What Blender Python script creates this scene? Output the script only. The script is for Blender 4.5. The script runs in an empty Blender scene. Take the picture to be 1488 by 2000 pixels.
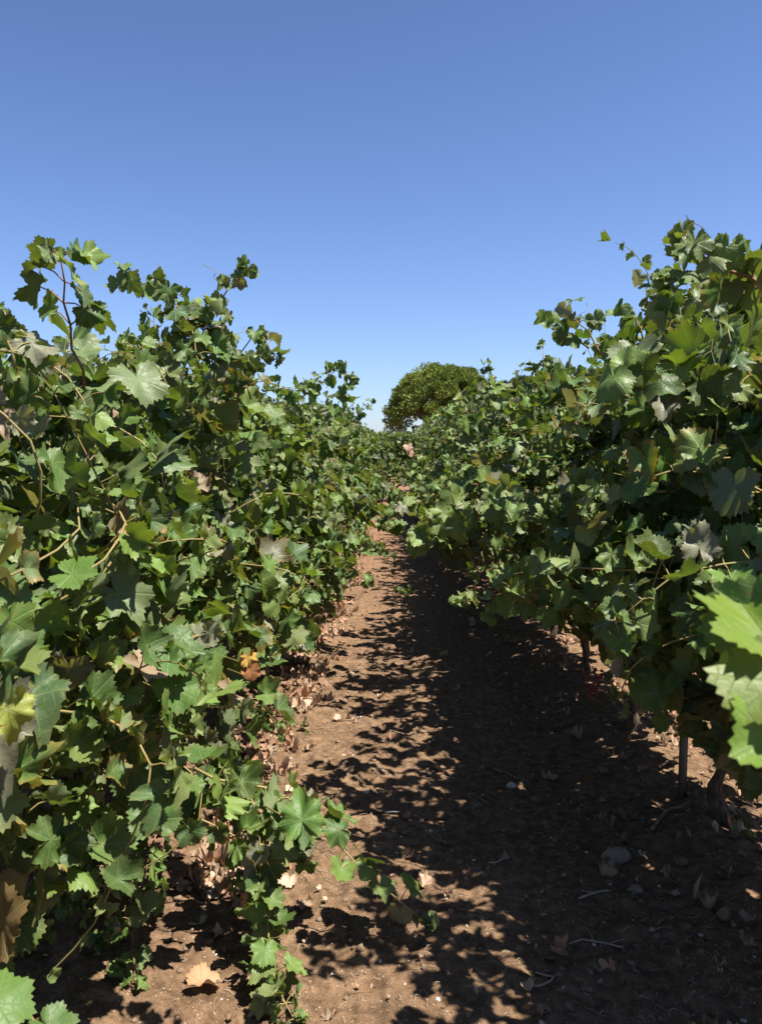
import bpy, math, random
import numpy as np
from mathutils import Vector, Matrix
R = math.radians
PI = math.pi
sc = bpy.context.scene
C = sc.collection

# ------------------------------------------------------------------ camera
CAM_H = 1.5
PITCH, YAW = 4.6, 1.0
F_PX = 1502.0                                   # focal length in pixels of the 1488x2000 photograph
cd = bpy.data.cameras.new('camera'); cam = bpy.data.objects.new('camera', cd); C.objects.link(cam)
cam.location = (0, 0, CAM_H)
cam.rotation_euler = (R(90 - PITCH), 0, R(YAW))
cd.sensor_fit = 'VERTICAL'; cd.sensor_height = 34.6; cd.lens = 34.6 * F_PX / 2000
cd.clip_start = 0.02; cd.clip_end = 3000
cd.dof.use_dof = True; cd.dof.focus_distance = 3.2; cd.dof.aperture_fstop = 8.5
sc.camera = cam
# ------------------------------------------------------------------ light
SUN_EL, SUN_AZ = 66.0, -17.0                     # azimuth from +X towards +Y
w = bpy.data.worlds.new('World'); sc.world = w; w.use_nodes = True
nt = w.node_tree; bg = nt.nodes['Background']
sky = nt.nodes.new('ShaderNodeTexSky'); sky.sky_type = 'NISHITA'; sky.sun_disc = False
sky.sun_elevation = R(SUN_EL); sky.sun_rotation = R(90 - SUN_AZ)
sky.altitude = 0; sky.air_density = 1.0; sky.dust_density = 0.6; sky.ozone_density = 3.0
tint = nt.nodes.new('ShaderNodeMix'); tint.data_type = 'RGBA'; tint.blend_type = 'MULTIPLY'; tint.inputs[0].default_value = 1.0
tint.inputs[7].default_value = (.90, 1.0, 1.20, 1)
tcw = nt.nodes.new('ShaderNodeTexCoord'); spw = nt.nodes.new('ShaderNodeSeparateXYZ'); mrw = nt.nodes.new('ShaderNodeMapRange')
nt.links.new(tcw.outputs['Generated'], spw.inputs[0]); nt.links.new(spw.outputs[2], mrw.inputs[0])
for i_, v_ in ((1, .0), (2, .5), (3, 1.28), (4, .95)): mrw.inputs[i_].default_value = v_
t2 = nt.nodes.new('ShaderNodeVectorMath'); t2.operation = 'SCALE'; t2.inputs[0].default_value = (.95, 1.03, 1.30); nt.links.new(mrw.outputs[0], t2.inputs['Scale']); nt.links.new(t2.outputs[0], tint.inputs[7])
nt.links.new(sky.outputs[0], tint.inputs[6]); nt.links.new(tint.outputs[2], bg.inputs[0]); bg.inputs[1].default_value = 0.051
sd = bpy.data.lights.new('sun', 'SUN'); sun = bpy.data.objects.new('sun', sd); C.objects.link(sun)
sd.energy = 5.0; sd.angle = R(0.53); sd.color = (1.0, 0.95, 0.86)
sdir = Vector((math.cos(R(SUN_EL)) * math.cos(R(SUN_AZ)), math.cos(R(SUN_EL)) * math.sin(R(SUN_AZ)), math.sin(R(SUN_EL))))
sun.rotation_euler = sdir.to_track_quat('Z', 'Y').to_euler()
sc.view_settings.view_transform = 'Standard'; sc.view_settings.look = 'None'
sc.view_settings.exposure = 1.2; sc.view_settings.gamma = 1.0
sc.render.engine = 'CYCLES'
cy = sc.cycles
cy.max_bounces = 6; cy.diffuse_bounces = 1; cy.glossy_bounces = 2; cy.transmission_bounces = 2; cy.transparent_max_bounces = 4
cy.caustics_reflective = False; cy.caustics_refractive = False

# ------------------------------------------------------------------ helpers
_rx, _rz = R(90 - PITCH), R(YAW)
_M = (Matrix.Rotation(_rz, 3, 'Z') @ Matrix.Rotation(_rx, 3, 'X'))
def ray(px, py):
    return _M @ Vector(((px - 744) / F_PX, (1000 - py) / F_PX, -1.0))
def at(px, py, Y=None, z=None):
    """world point seen at photo pixel (px, py), at forward distance Y or at height z"""
    d = ray(px, py)
    t = Y / d.y if Y is not None else (z - CAM_H) / d.z
    return np.array((d.x * t, d.y * t, CAM_H + d.z * t))

def link(name, me, mat, parent=None):
    o = bpy.data.objects.new(name, me); C.objects.link(o)
    if mat is not None and not me.materials: me.materials.append(mat)
    if parent is not None: o.parent = parent
    return o
def tag(o, label=None, cat=None, group=None, kind=None):
    if label: o['label'] = label
    if cat: o['category'] = cat
    if group: o['group'] = group
    if kind: o['kind'] = kind
    return o
def empty(name, loc, rz=0.0):
    o = bpy.data.objects.new(name, None); C.objects.link(o); o.location = loc; o.rotation_euler = (0, 0, rz)
    o.empty_display_size = 0.1
    return o
def copy_tree(o, parent=None):
    c = o.copy(); C.objects.link(c); c.parent = parent
    for ch in [x for x in o.children if not x.name.startswith('shoot')]: copy_tree(ch, c)
    return c

_tab = np.random.RandomState(5).rand(256, 256)
def vnoise(x, y, seed=0):
    x = np.asarray(x, float) + seed * 17.31; y = np.asarray(y, float) + seed * 9.73
    xi = np.floor(x).astype(int); yi = np.floor(y).astype(int)
    fx = x - xi; fy = y - yi; fx = fx * fx * (3 - 2 * fx); fy = fy * fy * (3 - 2 * fy)
    g = lambda a, b: _tab[a & 255, b & 255]
    return (g(xi, yi) * (1 - fx) + g(xi + 1, yi) * fx) * (1 - fy) + (g(xi, yi + 1) * (1 - fx) + g(xi + 1, yi + 1) * fx) * fy

LX, RX = -1.06, 1.25                            # the two vine rows beside the path
def gz(x, y):
    """height of the soil"""
    x = np.asarray(x, float); y = np.asarray(y, float)
    near = np.exp(-(np.hypot(x, y) / 40.0) ** 2)
    z = 0.05 * (vnoise(x * .9, y * .7, 1) - .5)
    z += 0.034 * (vnoise(x * 4, y * 4, 2) - .5) + 0.020 * (vnoise(x * 9, y * 9, 3) - .5)
    z += 0.015 * (vnoise(x * 22, y * 22, 4) - .5) + 0.008 * (vnoise(x * 45, y * 45, 5) - .5)
    c = vnoise(x * 13, y * 13, 7); z += 0.018 * np.clip(c - .68, 0, 1) / .32
    for rx in (LX, RX, LX - 2.3, RX + 2.3):
        z += 0.05 * np.exp(-((x - rx) / .32) ** 2)
        z += 0.03 * np.exp(-((x - rx) / .4) ** 2) * (vnoise(x * 7, y * 7, 8) - .4)
    return z * near

# ------------------------------------------------------------------ materials
def mat(name):
    m = bpy.data.materials.new(name); m.use_nodes = True
    nt = m.node_tree; nt.nodes.clear()
    return m, nt, nt.nodes, nt.links
def N(nodes, typ, **kw):
    n = nodes.new(typ)
    for k, v in kw.items():
        if k == 'inp':
            for a, b in v.items(): n.inputs[a].default_value = b
        else: setattr(n, k, v)
    return n
def mathn(nodes, links, op, a, b=None, clamp=False):
    n = nodes.new('ShaderNodeMath'); n.operation = op; n.use_clamp = clamp
    for i, v in enumerate((a, b)):
        if v is None: continue
        if isinstance(v, (int, float)): n.inputs[i].default_value = v
        else: links.new(v, n.inputs[i])
    return n.outputs[0]
def mixc(nodes, links, fac, a, b, mode='MIX'):
    n = nodes.new('ShaderNodeMix'); n.data_type = 'RGBA'; n.blend_type = mode
    for i, v in ((0, fac), (6, a), (7, b)):
        if isinstance(v, (int, float)): n.inputs[i].default_value = v
        elif isinstance(v, tuple): n.inputs[i].default_value = v + (1,) if len(v) == 3 else v
        else: links.new(v, n.inputs[i])
    return n.outputs[2]

def leaf_material(name, veins=True, dry=False):
    m, nt, nd, lk = mat(name)
    out = N(nd, 'ShaderNodeOutputMaterial')
    col = N(nd, 'ShaderNodeAttribute', attribute_name='lc')
    pos = N(nd, 'ShaderNodeAttribute', attribute_name='lp')
    sep = N(nd, 'ShaderNodeSeparateXYZ'); lk.new(pos.outputs['Vector'], sep.inputs[0])
    base = col.outputs['Color']
    geo = N(nd, 'ShaderNodeNewGeometry')
    tc = N(nd, 'ShaderNodeTexCoord')
    nz = N(nd, 'ShaderNodeTexNoise', inp={'Scale': 55.0, 'Detail': 4.0, 'Roughness': .6}); lk.new(tc.outputs['Object'], nz.inputs['Vector'])
    # blotches of paler dusty green
    rmp = N(nd, 'ShaderNodeValToRGB'); rmp.color_ramp.elements[0].position = .42; rmp.color_ramp.elements[1].position = .68
    lk.new(nz.outputs[0], rmp.inputs[0])
    base = mixc(nd, lk, mathn(nd, lk, 'MULTIPLY', rmp.outputs[0], .18), base, (.17, .20, .07) if not dry else (.42, .27, .16))
    # worn brown rim: lp.z is 1 at the rim, lc alpha says how worn this leaf is
    wn = mathn(nd, lk, 'MULTIPLY', mathn(nd, lk, 'POWER', sep.outputs[2], 5.0), col.outputs['Alpha'])
    wn = mathn(nd, lk, 'MULTIPLY', wn, mathn(nd, lk, 'MULTIPLY', nz.outputs[0], 2.2), True)
    base = mixc(nd, lk, wn, base, (.26, .15, .04))
    # small dead spots and dust
    ns = N(nd, 'ShaderNodeTexNoise', inp={'Scale': 85.0, 'Detail': 2.0, 'Roughness': .5}); lk.new(tc.outputs['Object'], ns.inputs['Vector'])
    nl = N(nd, 'ShaderNodeTexNoise', inp={'Scale': 9.0, 'Detail': 1.0}); lk.new(tc.outputs['Object'], nl.inputs['Vector'])
    sp = N(nd, 'ShaderNodeMapRange', inp={1: .70, 2: .74, 3: 0.0, 4: .75}); lk.new(ns.outputs[0], sp.inputs[0])
    base = mixc(nd, lk, sp.outputs[0], base, (.19, .12, .05))
    du = N(nd, 'ShaderNodeMapRange', inp={1: .45, 2: .75, 3: 0.0, 4: .22}); lk.new(nl.outputs[0], du.inputs[0])
    base = mixc(nd, lk, mathn(nd, lk, 'MULTIPLY', du.outputs[0], nz.outputs[0]), base, (.24, .23, .16) if not dry else (.30, .24, .18))
    h = nz.outputs[0]
    if veins:
        ax = mathn(nd, lk, 'ABSOLUTE', sep.outputs[0]); v = None
        for a in (0, 46, 96, 140):
            s, c_ = math.sin(R(a)), math.cos(R(a))
            cr = mathn(nd, lk, 'ABSOLUTE', mathn(nd, lk, 'SUBTRACT', mathn(nd, lk, 'MULTIPLY', ax, c_), mathn(nd, lk, 'MULTIPLY', sep.outputs[1], s)))
            dt = mathn(nd, lk, 'ADD', mathn(nd, lk, 'MULTIPLY', ax, s), mathn(nd, lk, 'MULTIPLY', sep.outputs[1], c_))
            cr = mathn(nd, lk, 'ADD', cr, mathn(nd, lk, 'MULTIPLY', mathn(nd, lk, 'LESS_THAN', dt, 0.0), 9.0))
            # side veins: slanted stripes off each main vein
            sv = mathn(nd, lk, 'ABSOLUTE', mathn(nd, lk, 'SUBTRACT', mathn(nd, lk, 'FRACT', mathn(nd, lk, 'MULTIPLY', mathn(nd, lk, 'SUBTRACT', dt, mathn(nd, lk, 'ADD', mathn(nd, lk, 'MULTIPLY', cr, .55), mathn(nd, lk, 'MULTIPLY', nz.outputs[0], .05))), 8.0)), .5))
            sv = mathn(nd, lk, 'ADD', mathn(nd, lk, 'MULTIPLY', sv, .11), mathn(nd, lk, 'MULTIPLY', mathn(nd, lk, 'GREATER_THAN', cr, mathn(nd, lk, 'MULTIPLY', dt, .42)), 9.0))
            sv = mathn(nd, lk, 'ADD', sv, .0085)
            cr = mathn(nd, lk, 'MINIMUM', cr, sv)
            v = cr if v is None else mathn(nd, lk, 'MINIMUM', v, cr)
        vm = N(nd, 'ShaderNodeMapRange', inp={1: .002, 2: .015, 3: 1.0, 4: 0.0}); lk.new(v, vm.inputs[0])
        base = mixc(nd, lk, mathn(nd, lk, 'MULTIPLY', vm.outputs[0], .34), base, (.24, .30, .12) if not dry else (.16, .08, .05))
        h = mathn(nd, lk, 'SUBTRACT', mathn(nd, lk, 'MULTIPLY', nz.outputs[0], .8), mathn(nd, lk, 'MULTIPLY', vm.outputs[0], .3))
    under = mixc(nd, lk, .38 if not dry else .55, base, (.19, .21, .12) if not dry else (.40, .29, .21))
    both = mixc(nd, lk, geo.outputs['Backfacing'], base, under)
    bump = N(nd, 'ShaderNodeBump', inp={'Strength': .55, 'Distance': .004}); lk.new(h, bump.inputs['Height'])
    p = N(nd, 'ShaderNodeBsdfPrincipled', inp={'Specular IOR Level': .26 if not dry else .12})
    lk.new(both, p.inputs['Base Color']); lk.new(bump.outputs[0], p.inputs['Normal'])
    rr = mathn(nd, lk, 'ADD', mathn(nd, lk, 'MULTIPLY', geo.outputs['Backfacing'], 0.25), .46 if not dry else .7); lk.new(rr, p.inputs['Roughness'])
    tr = N(nd, 'ShaderNodeBsdfTranslucent')
    tcol = mixc(nd, lk, 1.0, base, (1.9, 1.75, .55) if not dry else (1.0, .8, .6), 'MULTIPLY'); lk.new(tcol, tr.inputs[0])
    mx = N(nd, 'ShaderNodeMixShader', inp={0: .22 if not dry else .12})
    lk.new(p.outputs[0], mx.inputs[1]); lk.new(tr.outputs[0], mx.inputs[2]); lk.new(mx.outputs[0], out.inputs[0])
    return m
M_LEAF = leaf_material('vine_leaf')
M_LEAF_FAR = leaf_material('vine_leaf_plain', veins=False)
M_DRY = leaf_material('dry_leaf', dry=True)

def bark_material(name, c1, c2, scale=30, rough=.85, bump=.8):
    m, nt, nd, lk = mat(name); out = N(nd, 'ShaderNodeOutputMaterial')
    tc = N(nd, 'ShaderNodeTexCoord'); mp = N(nd, 'ShaderNodeMapping', inp={'Scale': (1, 1, .22)}); lk.new(tc.outputs['Object'], mp.inputs[0])
    nz = N(nd, 'ShaderNodeTexNoise', inp={'Scale': scale * 2.0, 'Detail': 6.0, 'Roughness': .65}); lk.new(mp.outputs[0], nz.inputs['Vector'])
    r = N(nd, 'ShaderNodeValToRGB'); r.color_ramp.elements[0].position = .32; r.color_ramp.elements[1].position = .66
    r.color_ramp.elements[0].color = c1 + (1,); r.color_ramp.elements[1].color = c2 + (1,); lk.new(nz.outputs[0], r.inputs[0])
    b = N(nd, 'ShaderNodeBump', inp={'Strength': bump, 'Distance': .008}); lk.new(nz.outputs[0], b.inputs['Height'])
    p = N(nd, 'ShaderNodeBsdfPrincipled', inp={'Roughness': rough, 'Specular IOR Level': .25}); lk.new(r.outputs[0], p.inputs['Base Color']); lk.new(b.outputs[0], p.inputs['Normal'])
    lk.new(p.outputs[0], out.inputs[0]); return m
M_BARK = bark_material('vine_bark', (.03, .02, .015), (.17, .125, .09), 34, .9, 1.3)
M_CANE = bark_material('cane_green_brown', (.22, .21, .07), (.27, .18, .08), 12, .6, .2)
M_CANE_RED = bark_material('cane_reddish', (.16, .075, .04), (.24, .13, .07), 12, .6, .2)
M_TWIG = bark_material('dead_twig', (.14, .095, .06), (.36, .27, .18), 25, .9, .3)
M_STRAW = bark_material('straw', (.30, .21, .13), (.50, .40, .27), 25, .9, .1)
M_PINEBARK = bark_material('pine_bark', (.06, .035, .025), (.20, .12, .085), 3)

def soil_material():
    m, nt, nd, lk = mat('dry_brown_soil'); out = N(nd, 'ShaderNodeOutputMaterial')
    tc = N(nd, 'ShaderNodeTexCoord')
    def noise(s, d=5.0, r=.6):
        n = N(nd, 'ShaderNodeTexNoise', inp={'Scale': s, 'Detail': d, 'Roughness': r}); lk.new(tc.outputs['Object'], n.inputs['Vector']); return n.outputs[0]
    n1, n2, n3 = noise(2.2), noise(26, 6), noise(150, 4, .7)
    r1 = N(nd, 'ShaderNodeValToRGB'); e = r1.color_ramp.elements
    e[0].position = .3; e[0].color = (.142, .087, .049, 1); e[1].position = .76; e[1].color = (.255, .163, .096, 1); lk.new(n1, r1.inputs[0])
    c = mixc(nd, lk, .5, r1.outputs[0], (.195, .128, .080))
    r2 = N(nd, 'ShaderNodeValToRGB'); e = r2.color_ramp.elements
    e[0].position = .33; e[0].color = (.52, .50, .48, 1); e[1].position = .66; e[1].color = (1.25, 1.22, 1.2, 1); lk.new(n2, r2.inputs[0])
    c = mixc(nd, lk, 1.0, c, r2.outputs[0], 'MULTIPLY')
    r3 = N(nd, 'ShaderNodeValToRGB'); e = r3.color_ramp.elements
    e[0].position = .3; e[0].color = (.6, .58, .56, 1); e[1].position = .7; e[1].color = (1.3, 1.3, 1.3, 1); lk.new(n3, r3.inputs[0])
    c = mixc(nd, lk, .8, c, r3.outputs[0], 'MULTIPLY')
    # tiny pale grit
    vo = N(nd, 'ShaderNodeTexVoronoi', inp={'Scale': 120.0, 'Randomness': 1.0}); lk.new(tc.outputs['Object'], vo.inputs['Vector'])
    sx = N(nd, 'ShaderNodeSeparateXYZ'); lk.new(vo.outputs['Color'], sx.inputs[0])
    g = mathn(nd, lk, 'MULTIPLY', mathn(nd, lk, 'LESS_THAN', vo.outputs['Distance'], .26), mathn(nd, lk, 'GREATER_THAN', sx.outputs[0], .90))
    c = mixc(nd, lk, mathn(nd, lk, 'MULTIPLY', g, .75), c, (.52, .42, .32))
    # redder soil farther down the row
    spx = N(nd, 'ShaderNodeSeparateXYZ'); lk.new(tc.outputs['Object'], spx.inputs[0])
    far = N(nd, 'ShaderNodeMapRange', inp={1: 5.0, 2: 20.0, 3: 0.0, 4: .55}); lk.new(spx.outputs[1], far.inputs[0])
    c = mixc(nd, lk, far.outputs[0], c, (.25, .125, .072))
    hsum = mathn(nd, lk, 'ADD', mathn(nd, lk, 'MULTIPLY', n2, .9), mathn(nd, lk, 'MULTIPLY', n3, .5))
    b = N(nd, 'ShaderNodeBump', inp={'Strength': 1.0, 'Distance': .012}); lk.new(hsum, b.inputs['Height'])
    p = N(nd, 'ShaderNodeBsdfPrincipled', inp={'Roughness': .95, 'Specular IOR Level': .1}); lk.new(c, p.inputs['Base Color']); lk.new(b.outputs[0], p.inputs['Normal'])
    lk.new(p.outputs[0], out.inputs[0]); return m
M_SOIL = soil_material()
def plain(name, c1, c2, scale=40, rough=.9, spec=.2, metal=0.0, bump=.3):
    m, nt, nd, lk = mat(name); out = N(nd, 'ShaderNodeOutputMaterial')
    tc = N(nd, 'ShaderNodeTexCoord'); nz = N(nd, 'ShaderNodeTexNoise', inp={'Scale': scale, 'Detail': 5.0, 'Roughness': .6}); lk.new(tc.outputs['Object'], nz.inputs['Vector'])
    c = mixc(nd, lk, nz.outputs[0], c1, c2)
    b = N(nd, 'ShaderNodeBump', inp={'Strength': bump, 'Distance': .004}); lk.new(nz.outputs[0], b.inputs['Height'])
    p = N(nd, 'ShaderNodeBsdfPrincipled', inp={'Roughness': rough, 'Specular IOR Level': spec, 'Metallic': metal}); lk.new(c, p.inputs['Base Color']); lk.new(b.outputs[0], p.inputs['Normal'])
    lk.new(p.outputs[0], out.inputs[0]); return m
M_STONE = plain('limestone', (.15, .10, .07), (.42, .32, .22), 60)
M_PALE = plain('pale_stone', (.42, .36, .30), (.62, .56, .48), 60)
M_CLOD = plain('soil_clod', (.11, .07, .045), (.27, .18, .12), 60)
M_POST = plain('galvanised_steel', (.05, .055, .055), (.16, .16, .15), 25, .42, .5, .75, .1)
M_BLACK = plain('black_plastic', (.012, .012, .013), (.03, .03, .03), 30, .45, .4)
M_GRAPE = plain('grape_skin', (.10, .02, .03), (.28, .07, .07), 30, .35, .5)

# ------------------------------------------------------------------ leaf blades
ctrl = np.array([(0, .64), (12, .60), (25, .535), (36, .54), (48, .585), (60, .56), (74, .49), (88, .50), (102, .52), (120, .49), (142, .47), (158, .42), (170, .27), (180, .07)])
def rad(th):
    return np.interp(np.abs(np.degrees(th)), ctrl[:, 0], ctrl[:, 1])
def template(nO, teeth, rings):
    th = -PI + (np.arange(nO) + .5) * 2 * PI / nO
    ro = rad(th)
    tooth = np.where(np.arange(nO) % 2 == 0, 1 + teeth, 1 - teeth)
    pts = [(0.0, 0.0, 0.0)]; ths = [0.0]
    faces = []
    nI = nO // 2
    idx = []
    for f in rings:
        ti = -PI + (np.arange(nI) * 2 + 1.0) * 2 * PI / nO
        idx.append(len(pts))
        for t in ti:
            r = rad(t) * f; pts.append((r * math.sin(t), r * math.cos(t), f)); ths.append(t)
    io = len(pts)
    for t, r, k in zip(th, ro, tooth):
        r *= k; pts.append((r * math.sin(t), r * math.cos(t), 1.0)); ths.append(t)
    if rings:
        a = idx[0]
        for j in range(nI - 1): faces.append((0, a + j + 1, a + j))
        for q in range(len(rings) - 1):
            a, b = idx[q], idx[q + 1]
            for j in range(nI - 1):
                faces.append((a + j, a + j + 1, b + j)); faces.append((a + j + 1, b + j + 1, b + j))
        a = idx[-1]
        for j in range(nI):
            faces.append((a + j, io + 2 * j + 1, io + 2 * j))
            if j < nI - 1:
                faces.append((a + j, a + j + 1, io + 2 * j + 1)); faces.append((a + j + 1, io + 2 * j + 2, io + 2 * j + 1))
    else:
        for j in range(nO - 1): faces.append((0, io + j + 1, io + j))
    return np.array(pts), np.array(ths), np.array(faces)
T_HI = template(60, .055, (.42, .8))
T_MID = template(32, .07, (.6,))
T_LO = template(14, .10, ())

def norm(v):
    return v / np.maximum(np.linalg.norm(v, axis=-1, keepdims=True), 1e-9)

def blade_mesh(name, L, T, seed, material, curl=1.0, crumple=0.0):
    """L: dict of arrays pos, tip, nrm, size, col(4)"""
    rs = np.random.RandomState(seed)
    P, TH, F = T
    n = len(L['pos']); m = len(P)
    x = P[None, :, 0]; y = P[None, :, 1]; rim = P[None, :, 2]; th = TH[None, :]
    r1 = lambda a, b: rs.uniform(a, b, (n, 1))
    rr = 1 + r1(.02, .10) * np.cos(5 * th + r1(0, 6.3)) * rim + r1(0, .09) * np.cos(3 * th + r1(0, 6.3)) * rim + r1(-.03, .11) * np.cos(7 * th) * rim * (np.abs(th) < 2.25)
    asp = r1(.88, 1.12)
    X = x * rr * asp; Y = y * rr
    rad2 = X * X + Y * Y
    curl = curl * np.where(rs.rand(n, 1) < .22, 2.1, 1.0)
    Z = curl * (r1(-.30, .85) * np.abs(X) + r1(-1.5, .4) * Y * np.abs(Y) * .6 - r1(-.2, .7) * X * X
                + r1(.02, .10) * np.cos(4 * th + r1(0, 6.3)) * rim ** 2 + r1(.0, .07) * np.sin(9 * th + r1(0, 6.3)) * rim ** 3)
    if crumple:
        crumple = crumple * (np.where(rs.rand(n, 1) < .35, 2.2, .8) if n > 1 else 1.0)
        Z = Z + crumple * (r1(.4, 1.3) * np.cos(6 * X * r1(.6, 1.3) + r1(0, 6)) * .16 + r1(.4, 1.2) * np.sin(7 * Y * r1(.6, 1.2) + r1(0, 6)) * .16 + r1(.2, 1.6) * rad2 * .9)
        k = 1 - crumple * r1(.0, .35) * rim
        X = X * k; Y = Y * k
    # small folded edge shift
    sz = L['size'][:, None]
    zax = norm(L['nrm']); yax = norm(L['tip'] - (L['tip'] * zax).sum(-1, keepdims=True) * zax); xax = np.cross(yax, zax)
    V = L['pos'][:, None, :] + sz[..., None] * (X[..., None] * xax[:, None, :] + Y[..., None] * yax[:, None, :] + Z[..., None] * zax[:, None, :])
    V = V.reshape(-1, 3)
    FF = (F[None] + (np.arange(n) * m)[:, None, None]).reshape(-1, 3)
    lp = np.stack([np.broadcast_to(x, (n, m)), np.broadcast_to(y, (n, m)), np.broadcast_to(rim, (n, m))], -1).reshape(-1, 3)
    lc = np.repeat(L['col'], m, 0)
    return raw_mesh(name, V, FF, material, lp, lc)

def raw_mesh(name, V, FF, material=None, lp=None, lc=None, smooth=True):
    me = bpy.data.meshes.new(name)
    k = FF.shape[1]
    me.vertices.add(len(V)); me.vertices.foreach_set('co', V.astype(np.float32).ravel())
    me.loops.add(len(FF) * k); me.loops.foreach_set('vertex_index', FF.astype(np.int32).ravel())
    me.polygons.add(len(FF)); me.polygons.foreach_set('loop_start', np.arange(0, len(FF) * k, k, dtype=np.int32))
    if smooth: me.polygons.foreach_set('use_smooth', np.ones(len(FF), dtype=bool))
    if lp is not None:
        a = me.attributes.new('lp', 'FLOAT_VECTOR', 'POINT'); a.data.foreach_set('vector', lp.astype(np.float32).ravel())
        a = me.color_attributes.new('lc', 'FLOAT_COLOR', 'POINT'); a.data.foreach_set('color', lc.astype(np.float32).ravel())
    me.update(calc_edges=True)
    if material is not None: me.materials.append(material)
    return me

def tube(path, radii, sides=6, rough=0.0, rs=None, caps=True):
    """-> V, F(quads) of a tapered tube"""
    path = np.asarray(path, float); n = len(path)
    t = norm(np.gradient(path, axis=0))
    ref = np.array((0.31, 0.12, .94)) if abs(t[0, 2]) < .9 else np.array((1., .2, 0.))
    V = []; u = norm(np.cross(t[0], ref)[None])[0]
    for i in range(n):
        u = u - np.dot(u, t[i]) * t[i]; u = u / max(np.linalg.norm(u), 1e-9); v = np.cross(t[i], u)
        for s in range(sides):
            a = 2 * PI * s / sides; r = radii[i] * (1 + (rough * (rs.rand() - .5) if rough else 0))
            V.append(path[i] + r * (math.cos(a) * u + math.sin(a) * v))
    F = [(i * sides + s, i * sides + (s + 1) % sides, (i + 1) * sides + (s + 1) % sides, (i + 1) * sides + s) for i in range(n - 1) for s in range(sides)]
    if caps:
        V.append(path[0]); V.append(path[-1]); a, b = len(V) - 2, len(V) - 1
        F += [(a, (s + 1) % sides, s, a) for s in range(0)]
        for s in range(0, sides, 2):
            F.append((a, (s + 2) % sides, (s + 1) % sides, s)); o = (n - 1) * sides
            F.append((b, o + s, o + (s + 1) % sides, o + (s + 2) % sides))
    return np.array(V), np.array(F)
class Soup:
    def __init__(s): s.V = []; s.F = []; s.n = 0
    def add(s, V, F): s.V.append(V); s.F.append(np.asarray(F) + s.n); s.n += len(V)
    def mesh(s, name, m, smooth=True):
        return raw_mesh(name, np.concatenate(s.V), np.concatenate(s.F), m, smooth=smooth)

GREENS = np.array([(.043, .086, .018), (.063, .122, .024), (.090, .158, .030), (.120, .188, .040), (.130, .165, .066), (.047, .094, .031)])
def leaf_colors(rs, n, young=None):
    i = rs.choice(len(GREENS), n, p=[.2, .24, .2, .13, .08, .15])
    c = GREENS[i] * rs.uniform(.85, 1.2, (n, 1)) * rs.uniform(.93, 1.07, (n, 3))
    if young is not None:
        y = np.clip(young, 0, 1)[:, None]; c = c * (1 - y) + np.array((.15, .215, .06)) * y
    a = np.where(rs.rand(n) < .06, rs.uniform(.3, .9, n), rs.uniform(0, .15, n))
    odd = rs.rand(n); pale = rs.rand(n) < .05; c[pale] = np.array((.17, .17, .115)) * rs.uniform(.8, 1.25, (int(pale.sum()), 1))
    c[odd < .003] = (.30, .29, .06); c[(odd > .006) & (odd < .020)] = (.27, .19, .13); c[(odd > .013) & (odd < .016)] = (.30, .10, .05)
    c[(odd > .04) & (odd < .09)] = (.13, .17, .05)
    return np.concatenate([c, a[:, None]], 1)

def collect():
    return {'pos': [], 'tip': [], 'nrm': [], 'size': [], 'young': [], 'base': []}
def finish(D, rs):
    L = {k: np.array(v) for k, v in D.items()}
    L['col'] = leaf_colors(rs, len(L['size']), L['young'])
    return L
OUTV = np.array((1., 0., 0.)); UP = np.array((0., 0., 1.))

def leaf_on(D, node, side_dir, size, rs, young=0.0, face=None, pet=1.0, hang=.8):
    """one leaf on a petiole that leaves node along side_dir"""
    pd = norm((side_dir + UP * rs.uniform(-.1, .6) + rs.normal(0, .3, 3))[None])[0]
    pos = node + pd * size * rs.uniform(.45, .8) * pet
    face = side_dir if face is None else face
    nrm = norm((UP * rs.uniform(.25, 1.1) + face * rs.uniform(.2, 1.1) + rs.normal(0, .56, 3))[None])[0]
    tip = pd * .7 - UP * rs.uniform(.2, hang + .4) + rs.normal(0, .3, 3)
    D['pos'].append(pos); D['nrm'].append(nrm); D['tip'].append(tip); D['size'].append(size); D['young'].append(young); D['base'].append(node)

def walk(start, d, length, rs, droop=.25, wob=.10, step=.065, confine=None):
    pts = [np.array(start, float)]; d = norm(np.array(d, float)[None])[0]
    n = int(length / step)
    for i in range(n):
        d = d + rs.normal(0, wob, 3) - UP * droop * (i / n) * .5
        p = pts[-1]
        if confine is not None: d = d + confine(p)
        d = d / np.linalg.norm(d); pts.append(p + d * step)
    return np.array(pts)

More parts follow.
